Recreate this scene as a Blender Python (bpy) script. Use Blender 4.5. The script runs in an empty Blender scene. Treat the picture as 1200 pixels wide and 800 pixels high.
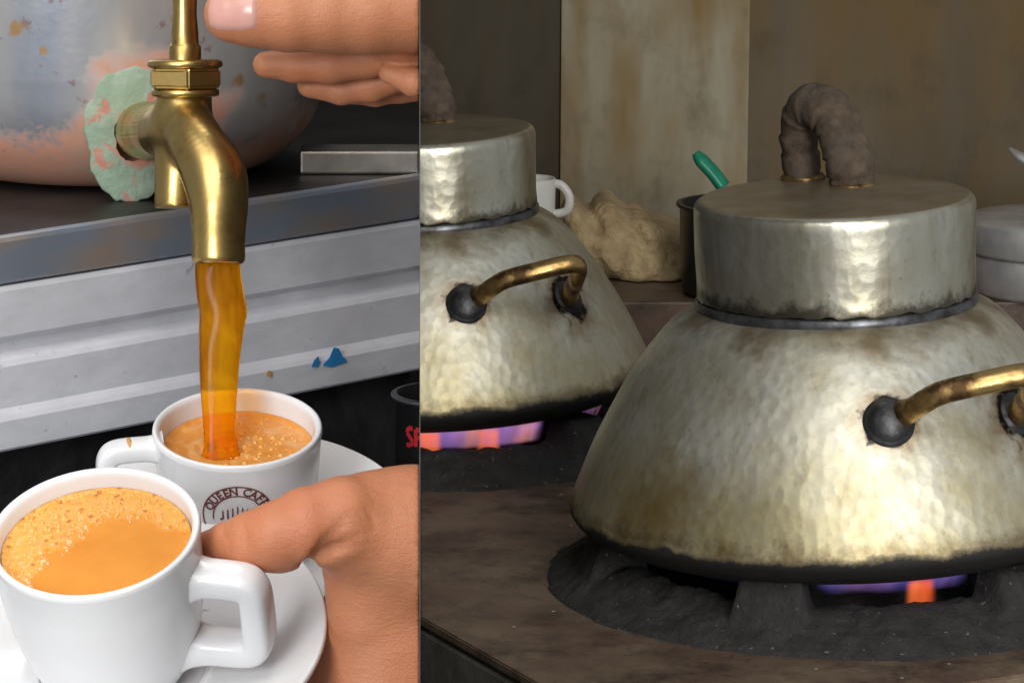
import bpy, bmesh, math, random
import numpy as np
from mathutils import Vector, Matrix, noise as mnoise
from math import radians as R, sin, cos, pi
random.seed(7)
sc = bpy.context.scene
COL = sc.collection

# ------------------------------------------------------------------ camera
F_PX, PITCH, CAM_H = 4500.0, R(11.3), 0.76
cam_d = bpy.data.cameras.new('camera')
cam = bpy.data.objects.new('camera', cam_d); COL.objects.link(cam)
cam.location = (0, 0, CAM_H); cam.rotation_euler = (pi/2 - PITCH, 0, 0)
cam_d.lens = F_PX/1200*36; cam_d.sensor_width = 36; cam_d.shift_x = 108/1200
cam_d.clip_start = 0.05; cam_d.clip_end = 50
sc.camera = cam
CAM = Vector((0, 0, CAM_H)); FWD = Vector((0, cos(PITCH), -sin(PITCH)))
UPV = Vector((0, sin(PITCH), cos(PITCH))); RGT = Vector((1, 0, 0))

def P(px, py, d):                       # a point seen at (px, py), d metres deep
    return CAM + FWD*d + RGT*((px-492)/F_PX*d) + UPV*((400-py)/F_PX*d)
def Pz(px, py, z):                      # the same sight line met with a level plane
    v = FWD + RGT*((px-492)/F_PX) + UPV*((400-py)/F_PX)
    return CAM + v*((z-CAM_H)/v.z)
def proj(p):
    q = p - CAM; d = q.dot(FWD)
    return 492 + q.dot(RGT)/d*F_PX, 400 - q.dot(UPV)/d*F_PX, d

# ------------------------------------------------------------------ light
w = bpy.data.worlds.new('World'); sc.world = w; w.use_nodes = True
bg = w.node_tree.nodes['Background']
bg.inputs[0].default_value = (0.92, 0.96, 1.0, 1); bg.inputs[1].default_value = 0.27

def area(name, loc, target, size, power, col, sy=None):
    l = bpy.data.lights.new(name, 'AREA'); l.energy = power; l.color = col
    l.shape = 'RECTANGLE'; l.size = size; l.size_y = sy or size
    o = bpy.data.objects.new(name, l); COL.objects.link(o); o.location = loc
    o.rotation_euler = (Vector(target)-Vector(loc)).to_track_quat('-Z', 'Y').to_euler()
    return o
area('ceiling_lamp', (-0.48, 0.60, 1.65), (-0.09, 1.5, 0.42), 1.2, 16, (1, 0.975, 0.95))
area('window_lamp', (-1.25, -1.4, 1.25), (-0.07, 1.5, 0.45), 1.0, 57, (0.96, 0.98, 1))
area('tea_reflection_light', (-0.08, 1.92, 1.42), (-0.10, 1.45, 0.42), 0.26, 2.4, (1, 0.98, 0.95))  # added light, aimed to put a reflection on the near cup's tea
area('doorway_lamp', (1.20, -0.30, 0.95), (0.33, 2.95, 0.2), 1.0, 74, (1, 0.98, 0.93), 1.7)
area('stall_lamp', (0.50, 1.15, 2.00), (0.36, 3.0, 0.1), 1.3, 17, (1, 0.97, 0.91), 1.3)
vs = sc.view_settings
vs.view_transform = 'Standard'; vs.look = 'None'; vs.exposure = 0; vs.gamma = 1
sc.render.engine = 'CYCLES'

# ------------------------------------------------------------------ materials
class M:
    def __init__(s, name, base=(.5, .5, .5), rough=.5, metal=0, **kw):
        s.m = bpy.data.materials.new(name); s.m.use_nodes = True
        s.t = s.m.node_tree; s.b = s.t.nodes['Principled BSDF']; s.N = s.t.nodes; s.L = s.t.links
        s.c = s.N.new('ShaderNodeTexCoord').outputs['Object']
        s.set('Base Color', base); s.set('Roughness', rough); s.set('Metallic', metal)
        for k, v in kw.items(): s.set(k.replace('_', ' '), v)
    def link(s, v, inp):
        if hasattr(v, 'is_linked'): s.L.new(v, inp)
        else:
            if inp.type == 'RGBA' and len(v) == 3: v = (*v, 1)
            inp.default_value = v
    def set(s, k, v): s.link(v, s.b.inputs[k])
    def mapv(s, sc_=(1, 1, 1), loc=(0, 0, 0), co=None):
        n = s.N.new('ShaderNodeMapping'); s.L.new(co or s.c, n.inputs[0])
        n.inputs['Scale'].default_value = sc_; n.inputs['Location'].default_value = loc; return n.outputs[0]
    def noise(s, scale, detail=4, rough=.55, co=None, dist=0):
        n = s.N.new('ShaderNodeTexNoise'); s.L.new(co or s.c, n.inputs['Vector'])
        n.inputs['Scale'].default_value = scale; n.inputs['Detail'].default_value = detail
        n.inputs['Roughness'].default_value = rough; n.inputs['Distortion'].default_value = dist
        return n.outputs['Fac']
    def vor(s, scale, co=None, feature='F1', out='Distance', rnd=1.0, smooth=None):
        n = s.N.new('ShaderNodeTexVoronoi'); n.feature = feature; s.L.new(co or s.c, n.inputs['Vector'])
        n.inputs['Scale'].default_value = scale; n.inputs['Randomness'].default_value = rnd
        if smooth is not None: n.inputs['Smoothness'].default_value = smooth
        return n.outputs[out]
    def ramp(s, f, stops):
        n = s.N.new('ShaderNodeValToRGB'); s.L.new(f, n.inputs[0]); e = n.color_ramp.elements
        while len(e) < len(stops): e.new(.5)
        for q, (p, c) in zip(e, stops):
            q.position = p; q.color = (c, c, c, 1) if isinstance(c, (int, float)) else (*c, 1)
        return n.outputs[0]
    def rng(s, f, a, b, c=0., d=1.):
        n = s.N.new('ShaderNodeMapRange'); s.L.new(f, n.inputs[0])
        for i, v in enumerate((a, b, c, d)): n.inputs[i+1].default_value = v
        return n.outputs[0]
    def mix(s, f, a, b, mode='MIX'):
        n = s.N.new('ShaderNodeMix'); n.data_type = 'RGBA'; n.blend_type = mode
        s.link(f, n.inputs[0]); s.link(a, n.inputs[6]); s.link(b, n.inputs[7]); return n.outputs[2]
    def math(s, op, a, b=0.):
        n = s.N.new('ShaderNodeMath'); n.operation = op
        s.link(a, n.inputs[0]); s.link(b, n.inputs[1]); return n.outputs[0]
    def xyz(s, i, co=None):
        n = s.N.new('ShaderNodeSeparateXYZ'); s.L.new(co or s.c, n.inputs[0]); return n.outputs[i]
    def near(s, p, r0, r1, wob=0.0, wsc=60):     # 1 near the point p (object space), 0 outside
        n = s.N.new('ShaderNodeVectorMath'); n.operation = 'DISTANCE'
        s.L.new(s.c, n.inputs[0]); n.inputs[1].default_value = p
        d = n.outputs['Value']
        if wob: d = s.math('ADD', d, s.rng(s.noise(wsc, 4), .3, .7, -wob, wob))
        return s.rng(d, r0, r1, 1., 0.)
    def bump(s, h, strength=.3, dist=.001):
        n = s.N.new('ShaderNodeBump'); n.inputs['Strength'].default_value = strength
        n.inputs['Distance'].default_value = dist; s.L.new(h, n.inputs['Height'])
        if s.b.inputs['Normal'].is_linked:
            s.L.new(s.b.inputs['Normal'].links[0].from_socket, n.inputs['Normal'])
        s.L.new(n.outputs[0], s.b.inputs['Normal'])

def kettle_metal(name, lid=False, spots=()):
    m = M(name, metal=.8)
    u = m.mapv((1, 1, .45))
    big = m.noise(9, 5, .6); str_ = m.noise(30, 5, .6, co=m.mapv((1, 1, .18))); fine = m.noise(160, 4, .6)
    c = m.mix(m.rng(big, .35, .68), (.64, .61, .48), (.72, .72, .66))
    c = m.mix(m.rng(m.noise(26, 4, .6, co=m.mapv((1, 1, .3), (4, 0, 0))), .5, .72, 0, .5), c, (.55, .56, .53))
    c = m.mix(m.rng(str_, .52, .78, 0, .55), c, (.42, .36, .17))
    c = m.mix(m.rng(fine, .55, .8, 0, .35), c, (.25, .20, .11))
    scr = m.noise(110, 4, .6, co=m.mapv((1, 1, .07)))
    c = m.mix(m.rng(scr, .56, .72, 0, .4), c, (.36, .31, .17))
    blot = m.noise(13, 6, .7, co=m.mapv((1, 1, .6), (2, 7, 1)))
    c = m.mix(m.rng(blot, .50, .70, 0, .6), c, (.33, .28, .15))
    pits = m.math('MULTIPLY', m.rng(m.noise(150, 5, .75), .64, .70), m.rng(m.noise(23, 2), .48, .6))
    c = m.mix(m.math('MULTIPLY', pits, .6), c, (.14, .10, .05))
    z = m.xyz(2)
    if not lid:
        edge = m.math('ADD', z, m.rng(m.noise(24, 6, .72), .3, .7, -.0045, .0045))
        c = m.mix(m.rng(m.math('ADD', z, m.rng(m.noise(14, 4), .3, .7, -.05, .05)), .10, .02, 0, .5), c, (.50, .40, .14))
        c = m.mix(m.rng(m.math('ADD', z, m.rng(m.noise(20, 4), .3, .7, -.02, .02)), .136, .160, 0, .75), c, (.20, .13, .06))
        c = m.mix(m.rng(m.near((-.150, -.13, .03), .004, .050, .022, 45), 0, 1, 0, .7), c, (.34, .21, .045))
        for p, r in spots:
            c = m.mix(m.rng(m.near(p, r*.62, r*1.6, r*.5, 55), 0, 1, 0, .8), c, (.30, .17, .06))
            c = m.mix(m.near(p, r*.72, r*1.0, r*.35, 90), c, (.018, .014, .011))
        c = m.mix(m.rng(m.math('ADD', z, m.rng(m.noise(40, 5, .7), .3, .7, -.012, .012)), .004, .018, .75, 0), c, (.20, .14, .06))
        soot = m.rng(edge, .0025, .0085, 1, 0)
        c = m.mix(soot, c, (.010, .009, .009))
        m.set('Metallic', m.rng(soot, 0, 1, .84, .0))
        m.set('Roughness', m.mix(soot, m.ramp(big, [(.3, .43), (.7, .54)]), (.75, .75, .75)))
    else:
        top = m.rng(z, .2349, .2359)
        c = m.mix(m.rng(str_, .45, .7, 0, .5), c, (.36, .30, .17))
        c = m.mix(m.math('MULTIPLY', top, m.rng(m.noise(25, 5), .25, .7, .75, .96)), c, (.17, .125, .072))  # dark brown top: dirt, plus reflected dark surroundings put into the colour
        low = m.math('ADD', z, m.rng(m.noise(50, 5, .7), .3, .7, -.007, .007))
        c = m.mix(m.rng(low, .173, .165, 0, .85), c, (.09, .075, .055))
        m.set('Metallic', m.rng(top, 0, 1, .93, .45))
        m.set('Roughness', m.ramp(big, [(.3, .28), (.7, .40)]))
    m.set('Base Color', c)
    dn = m.vor(104, co=m.mapv((1, 1, .8)), feature='SMOOTH_F1', smooth=.35, rnd=.75)
    m.bump(m.math('MULTIPLY', dn, m.rng(m.noise(18, 3), .35, .65, .35, 1.)), .26 if not lid else .18, .0026)
    m.bump(m.noise(300, 3), .12, .0006)
    return m.m

def simple(name, base, rough, metal=0, nsc=80, var=.35, bump=.1, bd=.0008, dark=None, **kw):
    m = M(name, rough=rough, metal=metal, **kw)
    n = m.noise(nsc, 5, .6)
    d = dark or tuple(v*(1-var) for v in base)
    m.set('Base Color', m.mix(m.rng(n, .35, .7), base, d))
    if bump: m.bump(m.noise(nsc*3, 4), bump, bd)
    return m.m

def mk_skin(name, base):
    m = M(name, rough=.46)
    n = m.noise(55, 5, .6); n2 = m.noise(16, 3)
    c = m.mix(m.rng(n2, .3, .7), base, (base[0]*1.06, base[1]*.86, base[2]*.80))
    c = m.mix(m.rng(n, .5, .8, 0, .35), c, tuple(v*.72 for v in base))
    c = m.mix(m.rng(m.noise(34, 4, .6, co=m.mapv((1, 1, 1), (3, 2, 1))), .5, .75, 0, .5), c, (base[0]*.95, base[1]*.70, base[2]*.68))
    m.set('Base Color', c)
    m.set('Subsurface Weight', .06); m.set('Subsurface Radius', (.010, .0035, .002)); m.set('Subsurface Scale', .5)
    cells = m.vor(700, co=m.mapv((1, 1, .6)), feature='DISTANCE_TO_EDGE')
    m.bump(m.rng(cells, 0, .14), .2, .0003)
    m.bump(m.noise(230, 6, .7, co=m.mapv((.45, 1, 1.5)), dist=1.2), .42, .0011)
    m.bump(m.noise(60, 3), .25, .0016)
    return m.m

SKIN = mk_skin('skin', (.55, .235, .115))
NAIL = simple('nail', (.68, .36, .30), .22, nsc=60, var=.12, bump=.03)

def mk_ceramic():
    m = M('white_ceramic', rough=.16)
    n = m.noise(18, 3)
    c = m.mix(m.rng(n, .4, .7), (.77, .77, .785), (.74, .735, .73))
    c = m.mix(m.rng(m.noise(120, 5, .7), .68, .78, 0, .25), c, (.60, .48, .34))
    m.set('Base Color', c)
    m.set('Roughness', m.rng(m.noise(40, 4), .3, .7, .11, .26))
    m.bump(m.noise(28, 2), .10, .0012)
    return m.m
CERAMIC = mk_ceramic()
MAROON = simple('maroon_print', (.16, .022, .018), .35, nsc=300, var=.3, bump=0)
DRIP = simple('tea_drip', (.72, .36, .12), .25, nsc=100, var=.2, bump=0)

def mk_brass(name='brass'):
    m = M(name, rough=.25, metal=1)
    n = m.noise(45, 5, .6); n2 = m.noise(170, 4, .65); n3 = m.noise(20, 3)
    c = m.mix(m.rng(n3, .35, .65), (.66, .46, .16), (.56, .40, .15))
    c = m.mix(m.rng(n, .48, .70, 0, .85), c, (.26, .155, .05))
    c = m.mix(m.rng(n2, .66, .78, 0, .75), c, (.10, .06, .025))
    m.set('Base Color', c)
    m.set('Roughness', m.rng(n, .3, .75, .22, .42))
    m.bump(m.noise(60, 3), .10, .0008); m.bump(n2, .10, .0005)
    return m.m
BRASS = mk_brass()

def mk_tea(name, froth_center=None):
    m = M(name, rough=.12)
    c = m.mix(m.rng(m.noise(55, 3), .35, .7), (.72, .285, .045), (.64, .235, .034))
    if froth_center:
        d = m.near(froth_center, .028, .036, .005, 80)          # inside: clear tea, outside: froth
        vs_ = m.vor(270, co=m.mapv((1, 1, .3)), rnd=1)
        dots = m.rng(vs_, .16, .36, 1, 0)
        keep = m.rng(m.noise(150, 2), .42, .52)
        f = m.mix(m.math('MULTIPLY', dots, keep), (.76, .36, .070), (.46, .14, .014))
        fr = m.math('SUBTRACT', 1., d)
        c = m.mix(fr, c, f)
        m.set('Roughness', m.rng(fr, 0, 1, .07, .32))
        m.bump(m.math('MULTIPLY', fr, vs_), .55, .002)
    else:
        f = m.rng(m.noise(150, 4), .45, .7)
        c = m.mix(f, c, (.74, .37, .12)); m.bump(m.noise(170, 4), .5, .002)
    m.set('Base Color', c); m.set('Subsurface Weight', .05); m.set('Subsurface Radius', (.006, .003, .001))
    return m.m

def mk_stream():
    m = M('flowing_tea', rough=.20, IOR=1.18); m.set('Specular IOR Level', .3)
    n = m.noise(150, 3, co=m.mapv((1, 1, .04)))
    hi = m.rng(m.math('ADD', m.xyz(2), m.rng(n, .3, .7, -.012, .012)), P(256, 460, 1.5).z, P(256, 330, 1.5).z, 0, 1)
    m.set('Base Color', m.mix(m.rng(n, .38, .66), m.mix(hi, (1.0, .50, .008), (.95, .42, .012)), m.mix(hi, (.92, .26, .002), (.55, .13, .002))))
    m.set('Transmission Weight', .86); m.set('Subsurface Weight', 0.)
    m.bump(m.noise(90, 3, co=m.mapv((1, 1, .05))), .22, .002)
    return m.m

# ------------------------------------------------------------------ mesh helpers
def link(me, name, mat, parent=None, smooth=True):
    o = bpy.data.objects.new(name, me); COL.objects.link(o)
    if mat: me.materials.append(mat)
    if smooth: me.polygons.foreach_set('use_smooth', [True]*len(me.polygons))
    if parent: o.parent = parent
    return o
def from_bm(bm, name, mat, parent=None, smooth=True):
    bmesh.ops.recalc_face_normals(bm, faces=bm.faces)
    me = bpy.data.meshes.new(name); bm.to_mesh(me); bm.free()
    return link(me, name, mat, parent, smooth)
def pyd(v, f, name, mat, parent=None, smooth=True, recalc=True):
    me = bpy.data.meshes.new(name); me.from_pydata([tuple(a) for a in v], [], [tuple(a) for a in f]); me.update()
    if recalc:
        bm = bmesh.new(); bm.from_mesh(me); bmesh.ops.recalc_face_normals(bm, faces=bm.faces); bm.to_mesh(me); bm.free()
    return link(me, name, mat, parent, smooth)
def tag(o, label, cat, group=None, kind=None):
    if label: o['label'] = label
    if cat: o['category'] = cat
    if group: o['group'] = group
    if kind: o['kind'] = kind
    return o
def empty(name, mtx, label=None, cat=None, group=None):
    o = bpy.data.objects.new(name, None); COL.objects.link(o); o.empty_display_size = .02
    o.matrix_world = mtx; tag(o, label, cat, group); return o
def lathe(prof, seg=96, warp=None):
    v, f = [], []
    for r, z in prof:
        for k in range(seg):
            a = 2*pi*k/seg; p = Vector((r*cos(a), r*sin(a), z))
            v.append(warp(p) if warp else p)
    n = len(prof)
    for i in range(n-1):
        for k in range(seg):
            f.append((i*seg+k, i*seg+(k+1) % seg, (i+1)*seg+(k+1) % seg, (i+1)*seg+k))
    if prof[0][0] > 1e-6 and False: pass
    return v, f
def smooth_prof(pts, n=6):
    out = []
    for i in range(len(pts)-1):
        p0 = pts[max(i-1, 0)]; p1 = pts[i]; p2 = pts[i+1]; p3 = pts[min(i+2, len(pts)-1)]
        for k in range(n):
            t = k/n
            out.append(tuple(.5*((2*b)+(c-a)*t+(2*a-5*b+4*c-d)*t*t+(3*b-a-3*c+d)*t**3) for a, b, c, d in zip(p0, p1, p2, p3)))
    out.append(tuple(pts[-1])); return out
def tube(path, rad, seg=20, flat=None, up=Vector((0, 0, 1)), caps=True):
    """sweep: path of Vectors, rad list; flat = (a, b) ellipse factors"""
    v, f = [], []; n = len(path)
    fa, fb = flat or (1, 1)
    prev = None
    for i, p in enumerate(path):
        t = (path[min(i+1, n-1)]-path[max(i-1, 0)]).normalized()
        if prev is None:
            s = t.cross(up)
            if s.length < 1e-3: s = t.cross(Vector((1, 0, 0)))
        else: s = prev - t*prev.dot(t)
        s.normalize(); prev = s; b = s.cross(t)
        for k in range(seg):
            a = 2*pi*k/seg; v.append(p + s*(rad[i]*fa*cos(a)) + b*(rad[i]*fb*sin(a)))
    for i in range(n-1):
        for k in range(seg):
            f.append((i*seg+k, i*seg+(k+1) % seg, (i+1)*seg+(k+1) % seg, (i+1)*seg+k))
    if caps:
        f.append(tuple(range(seg))); f.append(tuple((n-1)*seg+k for k in range(seg)))
    return v, f
def spath(pts, n=8): return [Vector(p) for p in smooth_prof([tuple(p) for p in pts], n)]
def box(x0, x1, y0, y1, z0, z1, bev=0.0):
    bm = bmesh.new(); bmesh.ops.create_cube(bm, size=1)
    for q in bm.verts: q.co = Vector(((x0+x1)/2+q.co.x*(x1-x0), (y0+y1)/2+q.co.y*(y1-y0), (z0+z1)/2+q.co.z*(z1-z0)))
    if bev: bmesh.ops.bevel(bm, geom=bm.edges[:], offset=bev, segments=2, affect='EDGES', profile=.6)
    return bm
def prism(pts, z0, z1, bev=0.0):           # level polygon extruded in z
    bm = bmesh.new(); a = [bm.verts.new((p[0], p[1], z0)) for p in pts]; b = [bm.verts.new((p[0], p[1], z1)) for p in pts]
    bm.faces.new(a); bm.faces.new(b); n = len(pts)
    for i in range(n): bm.faces.new((a[i], a[(i+1) % n], b[(i+1) % n], b[i]))
    if bev: bmesh.ops.bevel(bm, geom=bm.edges[:], offset=bev, segments=2, affect='EDGES')
    return bm
def clip_x(o, keep):                        # end an object against the partition (x = 0)
    mw = full_matrix(o); me = o.data; bm = bmesh.new(); bm.from_mesh(me)
    inv = mw.inverted(); co = inv @ Vector((.00016*keep, 0, 0)); no = (mw.to_3x3().transposed() @ Vector((keep, 0, 0))).normalized()
    bmesh.ops.bisect_plane(bm, geom=bm.verts[:]+bm.edges[:]+bm.faces[:], plane_co=co, plane_no=no, clear_inner=True)
    bm.to_mesh(me); bm.free()
def full_matrix(o):
    m = o.matrix_basis.copy()
    if o.parent: m = full_matrix(o.parent) @ m
    return m

# signed-distance modelling for hands and castings
def sd_cone(G, a, b, ra, rb):
    a = np.array(a); b = np.array(b); ab = b-a; L2 = max((ab*ab).sum(), 1e-12)
    t = np.clip(((G-a)@ab)/L2, 0, 1)
    return np.linalg.norm(G-a-t[..., None]*ab, axis=-1) - (ra+(rb-ra)*t)
def smin(a, b, k):
    h = np.clip(.5+.5*(b-a)/k, 0, 1); return b*(1-h)+a*h-k*h*(1-h)
def smax(a, b, k): return -smin(-a, -b, k)
def nets(fn, lo, hi, h):
    n = np.ceil((np.array(hi)-np.array(lo))/h).astype(int)+1
    ax = [lo[i]+h*np.arange(n[i]) for i in range(3)]
    G = np.stack(np.meshgrid(*ax, indexing='ij'), -1)
    D = fn(G); S = D < 0
    c = [S[i:n[0]-1+i, j:n[1]-1+j, k:n[2]-1+k] for i in (0, 1) for j in (0, 1) for k in (0, 1)]
    s = sum(x.astype(int) for x in c); act = (s > 0) & (s < 8)
    idx = -np.ones(act.shape, int); idx[act] = np.arange(act.sum()); cells = np.argwhere(act)
    acc = np.zeros((len(cells), 3)); cnt = np.zeros(len(cells))
    for a in range(3):
        for i in (0, 1):
            for j in (0, 1):
                o0 = [0, 0, 0]; oth = [q for q in range(3) if q != a]; o0[oth[0]] = i; o0[oth[1]] = j
                o1 = list(o0); o1[a] = 1
                d0 = D[tuple((cells+o0).T)]; d1 = D[tuple((cells+o1).T)]
                m = (d0 < 0) != (d1 < 0); t = np.where(m, d0/np.where(m, d0-d1, 1), 0)
                p = cells+np.array(o0, float); p[:, a] += t
                acc += p*m[:, None]; cnt += m
    V = np.array(lo)+h*acc/cnt[:, None]
    Fs = []
    for a in range(3):
        oth = [(a+1) % 3, (a+2) % 3]
        sl0 = [slice(None)]*3; sl1 = [slice(None)]*3
        sl0[a] = slice(0, -1); sl1[a] = slice(1, None)
        x = S[tuple(sl0)] != S[tuple(sl1)]; e = np.argwhere(x)
        ok = (e[:, oth[0]] > 0) & (e[:, oth[1]] > 0) & (e[:, oth[0]] < n[oth[0]]-1) & (e[:, oth[1]] < n[oth[1]]-1); e = e[ok]
        flip = S[tuple(e.T)]
        q = []
        for di, dj in ((-1, -1), (0, -1), (0, 0), (-1, 0)):
            t = e.copy(); t[:, oth[0]] += di; t[:, oth[1]] += dj; q.append(idx[tuple(t.T)])
        q = np.stack(q, 1); q[~flip] = q[~flip][:, ::-1]; Fs.append(q)
    return V, np.concatenate(Fs)
def np_mesh(V, Fq, name, mat, parent=None):
    me = bpy.data.meshes.new(name); me.from_pydata(V.tolist(), [], Fq.tolist()); me.update()
    return link(me, name, mat, parent)

I4 = Matrix.Identity(4)
T = Matrix.Translation

# ================================================================== SETTING
SHEET = simple('grey_sheet', (.06, .055, .05), .7, nsc=20, var=.2, bump=.05)
part = from_bm(box(-.0001, .0001, 1.15, 4.3, -.5, 1.3), 'partition', SHEET, smooth=False)  # added divider; its front reaches forward to block the doorway lamp
tag(part, 'added thin dark upright sheet dividing the tap side from the kettle stove', 'partition')

# ------------------------------------------------------------------ stove (right)
def mk_plate():
    m = M('stove_plate', rough=.5)
    n = m.noise(7, 6, .65); st = m.noise(8, 6, .7)
    c = m.mix(m.rng(n, .35, .62), (0.084, 0.046, 0.035), (0.168, 0.123, 0.084))
    c = m.mix(m.rng(st, .55, .75, 0, .7), c, (0.203, 0.149, 0.100))
    c = m.mix(m.rng(m.noise(13, 7, .75), .46, .64, 0, .85), c, (.030, .020, .016))
    c = m.mix(m.rng(m.vor(42), .055, .07, 1, 0), c, m.mix(m.rng(m.noise(60, 1), .52, .56), c, (.42, .40, .36)))
    m.set('Base Color', c); m.set('Roughness', m.rng(n, .3, .7, .38, .65)); m.set('Specular IOR Level', .35)
    m.bump(m.noise(60, 5), .25, .002); m.bump(m.noise(300, 4), .2, .0008)
    return m.m
PLATE = mk_plate()
SOOT = simple('sooty_iron', (.032, .030, .030), .82, nsc=60, dark=(.012, .011, .011), bump=.7, bd=.003)
FACE = simple('grimy_face', (.15, .142, .12), .6, nsc=24, dark=(.05, .046, .038), bump=.3, bd=.002)
Q = [Pz(492, 722, 0), Pz(730, 857, 0), Pz(1500, 747, 0)]
stove_poly = [(0.00013, Q[0].y), (Q[1].x, Q[1].y), (Q[2].x, Q[2].y), (1.3, 4.08), (0.00013, 4.08)]
def inset(poly, d):
    c = Vector((.6, 3.2)); return [tuple(Vector(p)+(c-Vector(p)).normalized()*d if p[0] > .01 else Vector((p[0], p[1]+d))) for p in poly]
stove = empty('stove', T((.45, 2.9, -.4)), 'brown greasy flat stove top with two burners under the kettles', 'stove')
def under(o, root):
    o.parent = root; o.matrix_parent_inverse = root.matrix_world.inverted(); return o
under(from_bm(prism(stove_poly, -.007, 0, .0012), 'top_plate', PLATE, smooth=False), stove)
under(from_bm(prism(inset(stove_poly, .004), -.0105, -.0071), 'plate_gap', SOOT, smooth=False), stove)
under(from_bm(prism(inset(stove_poly, -.002), -.4, -.0106, .001), 'front_panel', FACE, smooth=False), stove)

# back wall of stained sheets
def mk_wall(name, a, b, rust, k):
    m = M(name, rough=.62); m.set('Specular IOR Level', .12)
    n = m.noise(6, 5, .6, co=m.mapv((2.2, 1, .55), (k, 0, 0))); n2 = m.noise(11, 3, .5, co=m.mapv((1.8, 1, .45), (k*2, 0, 3)))
    c = m.mix(m.rng(n, .35, .65), a, b)
    c = m.mix(m.rng(n2, .42, .66, 0, .85), c, rust)
    c = m.mix(m.rng(m.noise(16, 5, .65, co=m.mapv((1, 1, .8), (k, 3, 1))), .52, .74, 0, .6), c, tuple(v*.45 for v in a))
    m.set('Base Color', c); m.bump(m.noise(30, 4), .2, .002)
    return m.m
WY = 4.06
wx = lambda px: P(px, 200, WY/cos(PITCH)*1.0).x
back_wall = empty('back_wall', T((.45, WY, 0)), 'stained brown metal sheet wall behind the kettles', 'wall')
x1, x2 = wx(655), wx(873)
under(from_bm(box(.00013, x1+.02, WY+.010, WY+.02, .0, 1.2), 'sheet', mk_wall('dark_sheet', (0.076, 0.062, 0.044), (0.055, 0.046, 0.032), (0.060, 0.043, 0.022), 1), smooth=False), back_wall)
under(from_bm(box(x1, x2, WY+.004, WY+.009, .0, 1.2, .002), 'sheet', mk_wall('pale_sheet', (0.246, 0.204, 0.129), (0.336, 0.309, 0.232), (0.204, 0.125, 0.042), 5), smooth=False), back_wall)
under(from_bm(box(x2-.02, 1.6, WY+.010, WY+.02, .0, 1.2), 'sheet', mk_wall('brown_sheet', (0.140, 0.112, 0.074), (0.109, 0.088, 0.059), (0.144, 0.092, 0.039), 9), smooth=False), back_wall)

# ------------------------------------------------------------------ burners
def mk_flame(name, stops, s, amax, nsc):
    m = bpy.data.materials.new(name); m.use_nodes = True; t = m.node_tree; t.nodes.clear()
    nn = lambda k: t.nodes.new(k)
    o = nn('ShaderNodeOutputMaterial'); mx = nn('ShaderNodeMixShader'); tr = nn('ShaderNodeBsdfTransparent'); e = nn('ShaderNodeEmission')
    tc = nn('ShaderNodeTexCoord'); mp = nn('ShaderNodeMapping'); mp.inputs['Scale'].default_value = (1, 1, .15)
    n = nn('ShaderNodeTexNoise'); n.inputs['Scale'].default_value = nsc; n.inputs['Detail'].default_value = 1
    rp = nn('ShaderNodeValToRGB'); el = rp.color_ramp.elements
    while len(el) < len(stops): el.new(.5)
    for q, (p, c) in zip(el, stops): q.position = p; q.color = (*c, 1)
    t.links.new(tc.outputs['Object'], mp.inputs[0]); t.links.new(mp.outputs[0], n.inputs['Vector']); t.links.new(n.outputs['Fac'], rp.inputs[0])
    t.links.new(rp.outputs[0], e.inputs['Color']); e.inputs['Strength'].default_value = s
    at = nn('ShaderNodeAttribute'); at.attribute_name = 'fade'
    mu = nn('ShaderNodeMath'); mu.operation = 'MULTIPLY'; t.links.new(at.outputs['Fac'], mu.inputs[0]); mu.inputs[1].default_value = amax
    t.links.new(mu.outputs[0], mx.inputs[0]); t.links.new(tr.outputs[0], mx.inputs[1]); t.links.new(e.outputs[0], mx.inputs[2])
    t.links.new(mx.outputs[0], o.inputs[0]); return m
VIOLET = mk_flame('violet_flame', [(.36, (.08, .06, .34)), (.5, (.17, .13, .54)), (.68, (.36, .17, .44))], .85, .6, 22)
PINK = mk_flame('pink_flame', [(.36, (.34, .17, .60)), (.48, (.62, .30, .62)), (.60, (.95, .33, .26))], .9, .62, 34)
ORANGE = mk_flame('orange_flame', [(.35, (1.0, .14, .03)), (.65, (1.0, .24, .07))], 1.1, .85, 60)
CRUST = M('burner_crust', rough=.85)
_n = CRUST.noise(50, 6, .7); _c = CRUST.mix(CRUST.rng(_n, .35, .7), (.034, .032, .031), (.012, .011, .011))
_c = CRUST.mix(CRUST.rng(CRUST.noise(190, 3), .66, .74, 0, .8), _c, (.20, .19, .18))
CRUST.set('Base Color', _c); CRUST.bump(CRUST.noise(120, 6, .7), .8, .005); CRUST = CRUST.m

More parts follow.
